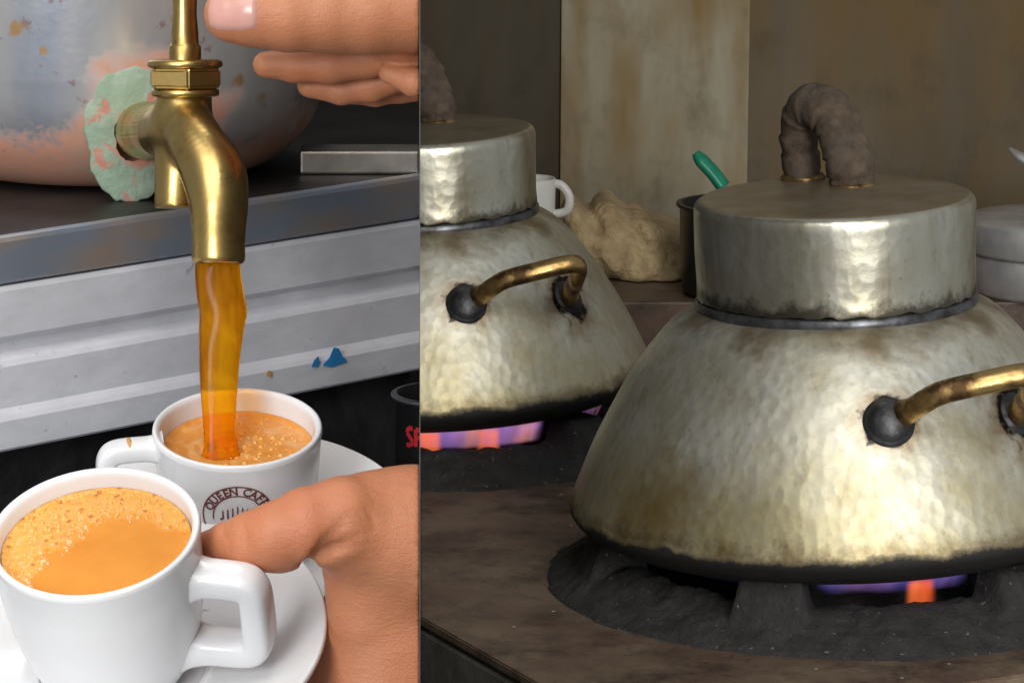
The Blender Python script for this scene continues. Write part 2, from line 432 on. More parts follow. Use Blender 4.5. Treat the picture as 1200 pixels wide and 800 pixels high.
def burner(center, lugs, sc_, label, flame_mat, orange_at):
    root = empty('burner', T(center), label, 'burner', None)
    na, nr = 360, 48; V, Fc = [], []
    r0, r1 = .10*sc_, .236*sc_
    for j in range(nr):
        t = j/(nr-1); r = r0+(r1-r0)*t
        for i in range(na):
            a = 2*pi*i/na; rr = r/sc_
            hr = .0225*max(0, min(1, (rr-.150)/.012))*max(0, min(1, (.226-rr)/.050))**.8
            lug = max([max(0., min(1., (9.5-abs((math.degrees(a)-l+180) % 360-180))/2.2)) for l in lugs])
            hl = lug*.0435*max(0, min(1, (rr-.156)/.004))*max(0, min(1, (.206-rr)/.018))**.6
            h = max(hr, hl)
            p = Vector((r*cos(a), r*sin(a), 0))
            n1 = mnoise.fractal(p*38+Vector((center[0]*9, 0, 0)), 1, 2, 5)
            n2 = mnoise.noise(p*14+Vector((3, center[1]*5, 0)))
            k = min(1, h/.008)
            edge = (.228+.006*n2-rr)
            n3 = mnoise.fractal(p*130, 1, 2, 3)
            z = .0012+(h+ (n1*.0040+n2*.003+n3*.0014)*k)*sc_ if edge > 0 else -.004
            V.append((p.x*(1+.012*n2*k), p.y*(1+.012*n2*k), z))
    for j in range(nr-1):
        for i in range(na): Fc.append((j*na+i, j*na+(i+1) % na, (j+1)*na+(i+1) % na, (j+1)*na+i))
    pyd(V, Fc, 'ring', CRUST, root)
    hv, hf = lathe([(0, .018*sc_), (.03*sc_, .018*sc_), (.035*sc_, .014*sc_), (.09*sc_, .010*sc_), (.099*sc_, .0015)], 48)
    pyd(hv, hf, 'gas_head', SOOT, root)
    def curtain(a0, a1, rad, z0, z1, mat, lean=.0, n=60, seed=0, low=.25, soft=.14, amp=1.):
        v, f, fd = [], [], []; m_ = 9
        for i in range(n+1):
            t = i/n; a = R(a0+(a1-a0)*t); e = min(1, min(t, 1-t)/soft); e = e*e*(3-2*e)
            wav = mnoise.noise(Vector((a*6, seed, 0)))
            for j in range(m_+1):
                u_ = j/m_; zz = z0+(z1-z0)*u_+wav*.0015
                rr = rad+lean*u_+.004*mnoise.noise(Vector((a*5, u_*1.2, seed)))
                v.append((rr*cos(a)*sc_, rr*sin(a)*sc_, zz*sc_))
                top = min(1, (1-u_)/.22); fl = .62+.55*mnoise.noise(Vector((a*11, u_*.6, seed+3)))+.25*mnoise.noise(Vector((a*30, u_, seed)))
                fd.append(max(0, min(1, amp*fl*e*top))*(low+(1-low)*min(1, u_/.75)**1.5)*min(1, u_/.12))
        for i in range(n):
            for j in range(m_): f.append((i*(m_+1)+j, (i+1)*(m_+1)+j, (i+1)*(m_+1)+j+1, i*(m_+1)+j+1))
        o = pyd(v, f, 'flame', mat, root, recalc=False)
        at = o.data.attributes.new('fade', 'FLOAT', 'POINT'); at.data.foreach_set('value', fd)
    pk = flame_mat is PINK
    for l in lugs:
        for q in range(3): nx = sorted(((x-l) % 360 for x in lugs if x != l))[0]; curtain(l+8+q, l+nx-8-q, .1475+.004*q, .0225 if pk else .0300, .0445, flame_mat, .008, 44, seed=l+q*7, low=.45 if pk else .12, soft=.08, amp=1. if 240 < l < 252 else .22)
    for a, wd in orange_at:
        for q in range(2): curtain(a-wd, a+wd, .1585+.003*q, .018, .0435, ORANGE, .002, 12, seed=a+q, low=.6, soft=.3)
    return root
KC = P(986, 585, 2.95)                    # centre of the near kettle's lower rim
BC = Vector((KC.x, KC.y, 0))
burner(BC, [248+61*k-(k > 3)*3 for k in range(6)], 1.0, 'black crusted burner ring with violet flame under the larger near kettle', VIOLET, [(285, 4.2)])

# ------------------------------------------------------------------ kettles
U = 2.95/4500
KM = T(KC) @ Matrix.Rotation(R(-2.6), 4, 'Y')
body_prof = smooth_prof([(0, -40), (150, -39), (259, -32), (300, -18), (314, -7), (319, 3), (316, 14), (309, 30), (283, 86), (242, 157), (206, 204), (185, 224), (166, 234), (156, 239)], 6)
body_prof = [(max(0, r)*U, z*U) for r, z in body_prof]
def dent(p):
    n = mnoise.noise(p*12)*.0011+mnoise.noise(p*42+Vector((5, 1, 2)))*.00025
    d = Vector((p.x, p.y, .4*math.hypot(p.x, p.y))); return p + d.normalized()*n if d.length > 1e-4 else p
kv, kf = lathe(body_prof, 160, dent)
def surf(px, py, verts, mtx, front=True):
    best = None
    for q in verts:
        if q.y > .02: continue
        x, y, d = proj(mtx @ q); e = (x-px)**2+(y-py)**2
        if best is None or e < best[0]: best = (e, q)
    return best[1].copy()
B1 = surf(1040, 495, kv, KM); B2 = surf(1192, 484, kv, KM)
KSPOTS = [((B1.x, B1.y, B1.z), .021), ((B2.x, B2.y, B2.z), .026)]
KMETAL = kettle_metal('hammered_kettle_metal', spots=KSPOTS)
LMETAL = kettle_metal('hammered_lid_metal', lid=True)
NECK = simple('dark_neck_metal', (.17, .18, .20), .38, .75, 60, dark=(.035, .03, .028), bump=.3, bd=.001)
CLOTH = M('burnt_cloth', rough=.95)
_s = CLOTH.noise(90, 5, .65); _c = CLOTH.mix(CLOTH.rng(_s, .35, .7), (.105, .074, .050), (.036, .024, .017))
_c = CLOTH.mix(CLOTH.rng(CLOTH.noise(22, 3), .45, .7, 0, .6), _c, (.09, .075, .062))
CLOTH.set('Base Color', _c); CLOTH.bump(CLOTH.noise(260, 5, .7), .6, .0018); CLOTH.bump(CLOTH.noise(70, 3), .4, .004); CLOTH = CLOTH.m
BURNT = M('burnt_brass', rough=.35, metal=.9)
_s = BURNT.noise(45, 4, .6); _e = BURNT.rng(BURNT.noise(18, 2), .44, .58)
_c = BURNT.mix(BURNT.rng(_s, .42, .62), (.50, .33, .13), (.10, .055, .025)); BURNT.set('Base Color', _c)
BURNT.set('Roughness', BURNT.rng(_s, .3, .7, .24, .55)); BURNT.bump(BURNT.noise(160, 4), .25, .001); BURNT = BURNT.m
IRON = simple('scorched_iron', (.085, .085, .092), .42, .6, 60, dark=(.022, .020, .020), bump=.4, bd=.0015)

def make_kettle(label):
    k = empty('kettle', KM, label, 'kettle', 'hammered kettles on the stove')
    pyd(kv, kf, 'body', KMETAL, k)
    v, f = lathe([(p*U, z*U) for p, z in [(150, 230), (161, 231), (163.5, 234), (163.5, 243), (160, 246), (150, 246)]], 128)
    pyd(v, f, 'neck_ring', NECK, k)
    def rag(p):
        a = math.atan2(p.y, p.x); q = p.copy()
        if q.z < 255*U: q.z += (mnoise.noise(Vector((cos(a)*9, sin(a)*9, 0)))*4+mnoise.noise(Vector((cos(a)*28, sin(a)*28, 4)))*2.5)*U
        return dent(q)
    LS = -7
    lp = [(155, 256), (160.5, 254), (161.5, 257), (161, 275), (161.5, 310), (162, 345), (162, 356), (160.5, 362), (156, 366), (148, 367.5), (110, 369), (60, 371), (0, 372)]
    v, f = lathe([(p*U, z*U) for p, z in smooth_prof([(a, b+LS) for a, b in lp], 4)], 144, rag)
    lid = pyd(v, f, 'lid', LMETAL, k)
    inv = KM.inverted()
    topz = (KM @ Vector((0, 0, 363*U))).z
    f0 = inv @ Pz(941, 207, topz); f1 = inv @ Pz(999, 219, topz); f0.z = f1.z = 361*U
    mid = (f0+f1)/2; H = 100*U
    pts = [f0+Vector((0, 0, -2*U)), f0+Vector((-3*U, 0, 38*U)), f0.lerp(f1, .08)+Vector((-7*U, 0, 72*U)), f0.lerp(f1, .28)+Vector((-6*U, 0, 91*U)),
           f0.lerp(f1, .62)+Vector((0, 0, 82*U)), f0.lerp(f1, .84)+Vector((0, 0, 52*U)), f1+Vector((-2*U, 0, 24*U)), f1+Vector((0, 0, 2*U))]
    pa = spath(pts, 10); n = len(pa)
    rad = []
    for i in range(n):
        t = i/(n-1)
        wrap = 2.6*((t*9+.12*sin(t*40)) % 1.0)
        rad.append((25.5+wrap*1.6+1.4*mnoise.noise(Vector((t*9, 2, 0)))-5*max(0, abs(t-.5)-.44)/.06)*U)
    v, f = tube(pa, rad, 26, (1.0, .80))
    v = [q + (q-pa[i//26]).normalized()*U*1.3*mnoise.noise(q*120) for i, q in enumerate(v)]
    h = pyd(v, f, 'lid_handle', CLOTH, lid)
    for p in (f0, f1):
        v, f = lathe([(12*U, 0), (26*U, 0), (27*U, 3*U), (24*U, 7*U), (14*U, 8*U)], 32)
        pyd([q+p+Vector((0, 0, -.5*U)) for q in v], f, 'eyelet', BURNT, lid)
    # side handle
    nb = Vector((B1.x, B1.y, .10)).normalized(); n2 = Vector((B2.x, B2.y, .10)).normalized()
    on = lambda px, py, off: inv @ (P(px, py, proj(KM @ B1)[2]-off))
    path = [on(1058, 484, .000), on(1068, 480, .013), on(1082, 471, .024), on(1104, 460, .030), on(1150, 449, .033), on(1200, 439, .032),
            on(1213, 444, .022), on(1206, 464, .006), B2-n2*2*U]
    pa = spath(path, 8); n = len(pa)
    rad = [(12+2.0*math.exp(-((i/n)/.10)**2)+3*math.exp(-((1-i/n)/.10)**2))*U for i in range(n)]
    v, f = tube(pa, rad, 18, (.92, 1.12))
    hd = pyd(v, f, 'side_handle', BURNT, k)
    for b, nn, rr in ((B1, nb, 25), (B2, n2, 22)):
        v, f = lathe([(0, 13*U), (8*U, 12.7*U), (rr*.45*U, 11.5*U), (rr*.72*U, 9*U), (rr*.9*U, 5.5*U), (rr*.97*U, 3*U), (rr*1.0*U, 2*U), (rr*1.16*U, 1*U), (rr*1.2*U, -6*U)], 40)
        rot = nn.to_track_quat('Z', 'Y').to_matrix()
        pyd([rot @ q + b for q in v], f, 'rivet_plate', IRON, hd)
    return k
kettle = make_kettle('larger hammered kettle with cloth bound lid handle on the near burner')

def copy_tree(o, parent=None):
    c = o.copy()
    if o.data: c.data = o.data.copy()
    COL.objects.link(c)
    if parent: c.parent = parent
    for ch in list(o.children): copy_tree(ch, c)
    return c
KS2 = .93
K2P = P(509, 433, 3.44)
kettle2 = copy_tree(kettle)
kettle2.matrix_world = T((K2P.x, K2P.y, (KC.z)*KS2-.0)) @ Matrix.Rotation(R(-2.6), 4, 'Y') @ Matrix.Rotation(R(5), 4, 'Z') @ Matrix.Scale(KS2, 4)
kettle2['label'] = 'hammered kettle on the rear burner beside the partition and the sack'
def walk(o):
    yield o
    for c in o.children: yield from walk(c)
for o in walk(kettle2):
    if o.type == 'MESH': clip_x(o, 1)
b2 = burner(Vector((K2P.x, K2P.y, 0)), [247, 319, 20, 80, 140, 195], KS2, 'sooty burner ring with pink flame under the rear kettle', PINK, [(268.5, 4), (288, 4.5)])
for o in walk(b2):
    if o.type == 'MESH': clip_x(o, 1)

# ------------------------------------------------------------------ things behind the kettles
LZ = .060
ledge = from_bm(box(.00013, 1.3, 3.70, WY-.001, .0005, LZ, .002), 'ledge', PLATE, smooth=False)
tag(ledge, 'low brown ledge along the wall behind the stove', 'ledge')
def sack():
    c = P(738, 330, 3.92); c.z = LZ
    W = 4.0/4500
    pr = [((-62, 24), 40), ((-20, 34), 40), ((20, 22), 38), ((52, 10), 24), ((-70, 56), 24), ((-42, 60), 22)]
    def fn(G):
        D = None
        for (x, z), r in pr:
            d = sd_cone(G, (c.x+x*W, c.y-.02, c.z+z*W), (c.x+x*W+.01, c.y+.05, c.z+z*W), r*W, r*W*.9)
            D = d if D is None else smin(D, d, .02)
        fold = np.sin(G[..., 0]*95+G[..., 2]*120+2*np.sin(G[..., 0]*40))*.0042+np.sin(G[..., 0]*170-G[..., 2]*90+3*np.sin(G[..., 2]*60))*.0026+np.sin(G[..., 0]*330+G[..., 2]*210)*.0010
        D = D+fold
        return np.maximum(D, LZ+.001-G[..., 2])
    V, Fq = nets(fn, (c.x-.14, c.y-.09, LZ-.01), (c.x+.12, c.y+.12, LZ+.13), .003)
    m = simple('sackcloth', (.52, .40, .22), .95, nsc=45, dark=(.30, .20, .10), bump=.9, bd=.005)
    o = np_mesh(V, Fq, 'sack', m); tag(o, 'crumpled tan sackcloth bundle lying behind the two kettles', 'sack')
sack()
STEEL = simple('steel', (.74, .75, .77), .42, .7, 40, dark=(.55, .55, .55), bump=.08)
DARKPOT = simple('dark_pot_metal', (.05, .05, .05), .4, .7, 40, bump=.2)
GREEN = simple('green_plastic', (.012, .26, .15), .35, nsc=80, var=.25, bump=.05)
WHITEP = simple('white_china', (.72, .71, .66), .25, nsc=50, var=.1, bump=.03)
def at_depth(px, y): return P(px, 300, y/cos(PITCH)).x
def pot_prof(r, h, wall=.003): return [(0, 0), (r*.86, 0), (r*.93, .006), (r*.97, h*.5), (r*.98, h-.006), (r*1.04, h-.002), (r*1.04, h), (r*.95, h), (r*.93, h*.5), (r*.9, .006), (0, .005)]
# dark pan with a green-handled spoon
pc = P(868, 300, 3.80); pc.z = LZ+.0005
hp = P(868, 222, 3.80).z-.012-LZ
v, f = lathe(pot_prof(.062, hp), 56)
pan = pyd([q for q in v], f, 'pan', DARKPOT); pan.location = pc
tag(pan, 'small dark metal pan standing behind the near kettle lid', 'pan')
sp = empty('spoon', T(P(852, 236, 3.78)), 'green handled spoon standing in the dark pan', 'spoon')
pa = spath([P(815, 179, 3.79), P(822, 188, 3.79), P(836, 203, 3.79), P(848, 219, 3.79)], 5)
v, f = tube(pa, [.0065+.0060*min(1, i/5)*1 for i in range(len(pa))], 14, (1.0, .55)); under(pyd(v, f, 'grip', GREEN), sp)
pa = [P(846, 217, 3.79), P(862, 240, 3.79), P(880, 268, 3.79)]
v, f = tube(pa, [.004, .003, .003], 10); under(pyd(v, f, 'shank', STEEL), sp)
# white cup ring
cc = P(621, 300, 3.78); cc.z = LZ+.0005
zt = P(640, 206, 3.78).z-LZ
ct = empty('white_mug', T(cc), 'white china mug half hidden behind the rear kettle lid', 'mug')
v, f = lathe([(0, 0), (.020, 0), (.022, .003), (.024, zt*.5), (.025, zt-.002), (.024, zt), (.022, zt-.001), (.021, zt*.5), (0, zt*.3)], 40); pyd(v, f, 'wall', WHITEP, ct)
pa = spath([(.02, 0, zt-.006), (.030, -.003, zt-.007), (.038, -.005, zt-.018), (.036, -.005, zt-.032), (.022, -.002, zt-.036)], 6)
v, f = tube(pa, [.0045]*len(pa), 12); pyd(v, f, 'handle', WHITEP, ct)
# steel vessel on the right
vc = P(1236, 300, 3.82); vc.z = LZ+.0005; W = 3.75/4500
zt = P(1236, 268, 3.75).z-LZ; zl = P(1236, 306, 3.75).z-LZ
sv = empty('steel_canister', T(vc), 'round shiny steel canister with lid behind the near kettle', 'canister')
v, f = lathe([(0, 0), (.082, 0), (.085, .004), (.0855, zl-.006), (.084, zl-.003), (0, zl-.003)], 64); pyd(v, f, 'wall', STEEL, sv)
v, f = lathe([(.080, zl-.0025), (.088, zl-.001), (.089, zl+.002), (.0885, zt-.004), (.086, zt), (.05, zt+.002), (0, zt+.003)], 64); pyd(v, f, 'lid', STEEL, sv)
lad = empty('ladle', T(P(1236, 262, 3.7)), 'steel ladle leaning on the canister beside the wall', 'ladle')
pa = spath([P(1183, 174, 3.84), P(1192, 181, 3.83), P(1204, 190, 3.82), P(1226, 212, 3.80), P(1240, 250, 3.77), P(1246, 266, 3.77)], 6)
v, f = tube(pa, [.002+.005*min(1, i/8)-.003*max(0, min(1, (i-10)/6)) for i in range(len(pa))], 12, (1, .6)); under(pyd(v, f, 'handle', STEEL), lad)

# ================================================================== LEFT: urn stand
def mk_urnmat(T_hole):
    m = M('urn_metal', metal=.75, rough=.36)
    n = m.noise(9, 4, .6, co=m.mapv((1.6, 1, .5))); n2 = m.noise(40, 5, .65)
    c = m.mix(m.rng(n, .35, .65), (.30, .335, .40), (.60, .565, .53))
    z = m.xyz(2)
    return m, c, n, n2, z
US = T(P(130, 228, 1.62)); ubase = US.translation.copy()
SHELF_Z = ubase.z - .004
uc = P(126, 228, 1.72); uc.z = SHELF_Z+.0005
RU = .0995
hole = P(150, 150, 1.64)
hl = hole-uc
hl = Vector((hl.x*RU/math.hypot(hl.x, hl.y), hl.y*RU/math.hypot(hl.x, hl.y), hl.z))
def on_urn(px, py):
    v = FWD+RGT*((px-492)/F_PX)+UPV*((400-py)/F_PX); o_ = CAM-uc
    a = v.x**2+v.y**2; b = 2*(o_.x*v.x+o_.y*v.y); c_ = o_.x**2+o_.y**2-RU**2
    return o_+v*((-b-math.sqrt(max(0, b*b-4*a*c_)))/(2*a))
m, c, n, n2, z = mk_urnmat(hl)
wobx = m.rng(m.noise(30, 5, .65), .3, .7, -.012, .012)
low = m.math('ADD', z, m.rng(m.noise(26, 5, .7, co=m.mapv((1, 1, 1), (3, 1, 0))), .3, .7, -.013, .013))
pk = m.mix(m.rng(n2, .4, .65), (.60, .29, .20), (.50, .30, .22))
pinkmask = m.rng(m.math('ADD', low, m.rng(m.noise(170, 4, .7), .3, .7, -.004, .004)), .018, .030, 1, 0)
c = m.mix(pinkmask, c, pk)
ring = m.near((hl.x+.008, hl.y+.004, hl.z+.002), .026, .037, .010, 45)
c = m.mix(ring, c, pk)
green = m.near((hl.x+.012, hl.y+.002, hl.z), .020, .0215, .007, 60)
c = m.mix(green, c, m.mix(m.rng(n2, .35, .7), (.27, .38, .26), (.22, .31, .22)))
c = m.mix(m.rng(m.noise(85, 4, .7), .62, .68), c, m.mix(.5, c, (.25, .07, .04)))
spots = m.rng(m.vor(42, rnd=1), .10, .16, 1, 0); keep = m.rng(m.noise(24, 1), .55, .6)
c = m.mix(m.math('MULTIPLY', m.math('MULTIPLY', spots, keep), .8), c, (.50, .26, .06))
for x_, y_, r_ in ((280, 95, .0026), (311, 117, .0030), (20, 33, .0034), (205, 22, .0018), (52, 60, .0015)):
    c = m.mix(m.rng(m.near(tuple(on_urn(x_, y_)), r_*.6, r_*1.4, r_*.6, 200), 0, 1, 0, .8), c, (.48, .25, .06))
m.set('Base Color', c)
paint = m.math('MAXIMUM', m.math('MAXIMUM', pinkmask, ring), green)
m.set('Metallic', m.rng(paint, 0, 1, .55, .05)); m.set('Roughness', m.rng(paint, 0, 1, .30, .7))
m.bump(m.noise(60, 4), .15, .002)
URN = m.m
up = [(0, 0), (.050, 0), (.066, .002), (.080, .009), (.091, .021), (.097, .036), (RU, .052), (RU, .30), (RU*.98, .31), (0, .315)]
v, f = lathe(up[:2]+smooth_prof(up[1:7], 5)[1:]+up[7:], 128)
urn = empty('urn', T(uc), 'dull metal tea urn with pink and green patches round its tap', 'urn')
pyd(v, f, 'wall', URN, urn)
# raised flaky paint collar round the tap hole
PAINT = M('flaked_green_paint', rough=.75)
_c = PAINT.mix(PAINT.rng(PAINT.noise(90, 5), .35, .7), (.27, .38, .27), (.36, .43, .33))
_c = PAINT.mix(PAINT.rng(PAINT.noise(28, 6, .75), .48, .66, 0, .6), _c, (.20, .25, .19))
_c = PAINT.mix(PAINT.rng(PAINT.noise(48, 5, .7), .58, .62), _c, (.50, .22, .16))
_c = PAINT.mix(PAINT.near((hl.x+.004, hl.y, hl.z-.006), .012, .017, .008, 60), _c, (.50, .22, .16))
_c = PAINT.mix(PAINT.rng(PAINT.noise(150, 4, .7), .66, .70), _c, (.16, .06, .04))
PAINT.set('Base Color', _c); PAINT.bump(PAINT.noise(140, 5), .6, .002); PAINT = PAINT.m
def collar():
    V, Fc = [], []; na = 72
    ang0 = math.atan2(hl.y, hl.x)
    for j, (rr, off) in enumerate(((.010, .0007), (.0252, .0007), (.0260, .0004), (.0264, -.001))):
        for i in range(na):
            a = 2*pi*i/na; k = rr*(1+.10*mnoise.noise(Vector((cos(a)*2, sin(a)*2, 1)))+.06*mnoise.noise(Vector((cos(a)*7, sin(a)*7, 3))))
            th = ang0+(-.001+k*cos(a)*.78)/RU; zz = hl.z+k*1.12*sin(a)
            rad = RU+off if zz > .05 else (RU+off-(.05-zz)*.12)
            V.append((rad*cos(th), rad*sin(th), zz))
    for j in range(3):
        for i in range(na): Fc.append((j*na+i, j*na+(i+1) % na, (j+1)*na+(i+1) % na, (j+1)*na+i))
    pyd(V, Fc, 'paint_collar', PAINT, urn)
collar()
# stand: dark shelf, steel edge, ribbed white front
A = Pz(0, 279, SHELF_Z); Bp = Pz(490, 206, SHELF_Z)
dirv = (Bp-A).normalized(); A2 = A-dirv*.06
nrm = Vector((dirv.y, -dirv.x, 0))        # towards the viewer
if nrm.y > 0: nrm = -nrm
tB = (.004-A2.x)/dirv.x; B2p = A2+dirv*tB
def extr(prof, name, mat, smooth=False, n=1):     # prof: (out, dz) pairs, closed loop
    v, f = [], []; m_ = len(prof)
    for k in range(n+1):
        p = A2.lerp(B2p, k/n)
        for o_, dz in prof: 
            q = p+nrm*o_; q.z = SHELF_Z+dz
            v.append(q)
    for k in range(n):
        for i in range(m_): f.append((k*m_+i, k*m_+(i+1) % m_, (k+1)*m_+(i+1) % m_, (k+1)*m_+i))
    f.append(tuple(range(m_))); f.append(tuple(n*m_+i for i in range(m_)))
    o = pyd(v, f, name, mat, smooth=smooth); clip_x(o, -1); return o
stand = empty('urn_stand', T(A.lerp(Bp, .5)), 'metal urn stand with dark shelf, steel edge and ribbed white front', 'stand')
DARKSH = simple('sooty_shelf', (.030, .026, .024), .45, .3, 30, dark=(.012, .011, .010), bump=.3, bd=.002)
EDGE = M('steel_edge', metal=.6, rough=.38)
_n = EDGE.noise(14, 4, .6, co=EDGE.mapv((1, 1, 3)))
EDGE.set('Base Color', EDGE.mix(EDGE.rng(_n, .4, .65), (.36, .42, .52), (.55, .42, .32))); EDGE.bump(EDGE.noise(20, 3), .3, .004); EDGE = EDGE.m  # blue-grey and brown patches put reflections into the steel's colour
WPAINT = M('worn_white_paint', rough=.35)
_a = WPAINT.noise(40, 5, .65, co=WPAINT.mapv((1, 1, 2.5))); _b = WPAINT.noise(150, 4, .7)
_c = WPAINT.mix(WPAINT.rng(_a, .35, .7), (.74, .75, .80), (.62, .63, .67))
_c = WPAINT.mix(WPAINT.rng(_b, .66, .74, 0, .7), _c, (.30, .26, .22)); WPAINT.set('Base Color', _c)
WPAINT.bump(WPAINT.noise(12, 3), .2, .004); WPAINT = WPAINT.m
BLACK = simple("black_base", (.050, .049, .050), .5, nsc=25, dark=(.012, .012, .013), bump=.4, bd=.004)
mm = .001
def shelf():
    Be = A2+dirv*((-.00013-A2.x)/dirv.x)
    pts = [A2+nrm*-.001, Vector((-.00013, (Be+nrm*-.001).y, 0)), Vector((-.00013, B2p.y+.35, 0)), Vector((A2.x, B2p.y+.35, 0))]
    o = from_bm(prism(pts, SHELF_Z-.004, SHELF_Z), 'shelf', DARKSH, smooth=False); return o
under(shelf(), stand)
under(extr([(0, .0008), (.0015, .0002), (.0022, -.0015), (.0022, -.017), (.001, -.0185), (-.002, -.0185), (-.002, .0008)], 'steel_edge', EDGE), stand)
rib = [(-.006, -.0195), (.001, -.0195), (.0018, -.0215), (.0012, -.0400), (-.0030, -.0430), (-.0030, -.0475), (.0020, -.0500), (.0032, -.0520),
       (.0028, -.0690), (.0050, -.0715), (.0062, -.0735), (.0058, -.0850), (.0045, -.0862), (-.006, -.0862)]
under(extr(rib, 'ribbed_front', WPAINT, n=2), stand)
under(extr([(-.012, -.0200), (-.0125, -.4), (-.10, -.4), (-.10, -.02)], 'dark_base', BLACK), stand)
# blue paint mark on the ribbed front
BLUE = simple('blue_paint', (.03, .27, .62), .4, nsc=120, var=.25, bump=.1)
def on_front(px, py, out=.0064):
    base = A2+nrm*out; v = FWD+RGT*((px-492)/F_PX)+UPV*((400-py)/F_PX)
    t = (base-CAM).dot(nrm)/v.dot(nrm); return CAM+v*t
def decal(pix, name, mat, parent, out=.0064):
    bm = bmesh.new(); a = [bm.verts.new(on_front(x, y, out)) for x, y in pix]; b = [bm.verts.new(on_front(x, y, out+.0004)) for x, y in pix]
    bm.faces.new(a); bm.faces.new(b); n = len(a)
    for i in range(n): bm.faces.new((a[i], a[(i+1) % n], b[(i+1) % n], b[i]))
    return under(from_bm(bm, name, mat, smooth=False), parent)
decal([(378, 428), (386, 419), (391, 407), (397, 408), (402, 418), (407, 424), (398, 427), (388, 430)], 'blue_mark', BLUE, stand)
decal([(365, 430), (368, 422), (373, 417), (375, 424), (372, 430)], 'blue_mark', BLUE, stand)
decal([(312, 440), (314, 434), (318, 435), (318, 442)], 'drip_mark', DRIP, stand)
# steel bar beside the urn, dark wall
sb0 = Pz(352, 205, SHELF_Z)
bar = from_bm(box(sb0.x, -.00016, sb0.y, sb0.y+.022, SHELF_Z+.0003, SHELF_Z+.0105, .001), 'steel_bar', simple('dull_steel', (.55, .52, .47), .32, .9, 60, dark=(.35, .32, .28), bump=.15), smooth=False)
tag(bar, 'short dull steel bar lying on the dark shelf beside the urn', 'metal bar')
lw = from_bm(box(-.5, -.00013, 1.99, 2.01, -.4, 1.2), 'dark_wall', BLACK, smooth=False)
tag(lw, 'black wall behind the tea urn', 'wall')

# ------------------------------------------------------------------ tap
S15 = 1.53/4500
tp = lambda px, py, d=1.53: P(px, py, d)
tap = empty('tap', T(tp(205, 245)), 'old brass tap on the urn pouring tea', 'tap')
def tap_sdf(G):
    c_ = lambda a, b, ra, rb: sd_cone(G, a, b, ra*S15, rb*S15)
    D = c_(tp(217, 104), tp(213, 150), 32, 33)
    # the lower barrel, flat end
    bx = c_(tp(213, 140), tp(206, 270), 31, 25.5)
    cut = (G-np.array(tp(203, 244)))@np.array(-UPV); bx = np.maximum(bx, cut)
    D = smin(D, bx, .002)
    sp_ = [(tp(214, 138), 31), (tp(232, 170, 1.515), 33), (tp(250, 203, 1.508), 37.5), (tp(256, 236, 1.503), 34.5), (tp(256, 272, 1.502), 31.5), (tp(256, 300, 1.502), 31), (tp(256, 340, 1.502), 33)]
    Sp = None
    dense = smooth_prof([(*p, r) for p, r in sp_], 7)
    for a, b in zip(dense[:-1], dense[1:]):
        q = c_(a[:3], b[:3], a[3], b[3]); Sp = q if Sp is None else np.minimum(Sp, q)
    cut = (G-np.array(tp(256, 310, 1.502)))@np.array(-UPV); Sp = smax(Sp, cut, .003)
    D = smin(D, Sp, .0035)
    bore = np.maximum(c_(tp(256, 300, 1.502), tp(256, 350, 1.502), 25, 25), -1e3); D = np.maximum(D, -bore)
    D = smin(D, c_(tp(190, 155, 1.545), tp(205, 150), 30, 30), .003)
    return D
lo = Vector(tp(150, 345)); hi = Vector(tp(300, 60))
V, Fq = nets(tap_sdf, (lo.x, 1.44, lo.z-.01), (hi.x, 1.57, hi.z+.01), .00085)
under(np_mesh(V, Fq, 'spout', BRASS), tap)
def axis_lathe(prof, base, axis, name, seg=64, warp=None):
    rot = axis.to_track_quat('Z', 'Y').to_matrix(); v, f = lathe(prof, seg, warp)
    return under(pyd([rot @ q+base for q in v], f, name, BRASS), tap)
AX = UPV.lerp(Vector((0, 0, 1)), .5).normalized()
b0 = tp(217, 113)
px_ = lambda q: q*S15
axis_lathe([(0, 0), (px_(38), 0), (px_(40), px_(2)), (px_(40), px_(7)), (px_(37), px_(9)), (0, px_(9))], b0, AX, 'washer')
def hexnut(base, r, h, name, spin):
    bm = bmesh.new(); rot = AX.to_track_quat('Z', 'Y').to_matrix()
    rings = []
    for rr, zz in ((.92, 0), (1, .10), (1, .9), (.9, 1)):
        rings.append([bm.verts.new(rot @ Vector((r*rr*cos(a), r*rr*sin(a), zz*h))+base) for a in [spin+2*pi*k/6 for k in range(6)]])
    for a, b in zip(rings[:-1], rings[1:]):
        for k in range(6): bm.faces.new((a[k], a[(k+1) % 6], b[(k+1) % 6], b[k]))
    bm.faces.new(rings[0]); bm.faces.new(rings[-1])
    bmesh.ops.bevel(bm, geom=bm.edges[:], offset=r*.05, segments=2, affect='EDGES')
    return under(from_bm(bm, name, BRASS, smooth=False), tap)
hexnut(b0+AX*px_(9), px_(46), px_(25), 'hex_nut', R(38))
axis_lathe([(0, px_(33)), (px_(40), px_(33)), (px_(44), px_(35)), (px_(44), px_(40)), (px_(40), px_(43)), (0, px_(43))], b0, AX, 'flange')
axis_lathe([(px_(19), px_(40)), (px_(19), px_(58)), (px_(17), px_(60)), (px_(16), px_(62)), (px_(16), px_(74)), (px_(14), px_(95)), (px_(15), px_(125)), (px_(17), px_(150)), (0, px_(152))], b0, AX, 'stem', 40)
# T lever above
tl = b0+AX*px_(150)
v, f = tube(spath([tl+Vector((-.022, .004, .001)), tl+Vector((-.012, .002, 0)), tl, tl+Vector((.012, -.002, 0)), tl+Vector((.022, -.004, .001))], 5), [px_(11)+px_(5)*abs(i-10)/10 for i in range(21)], 16)
under(pyd(v, f, 'lever', BRASS), tap)
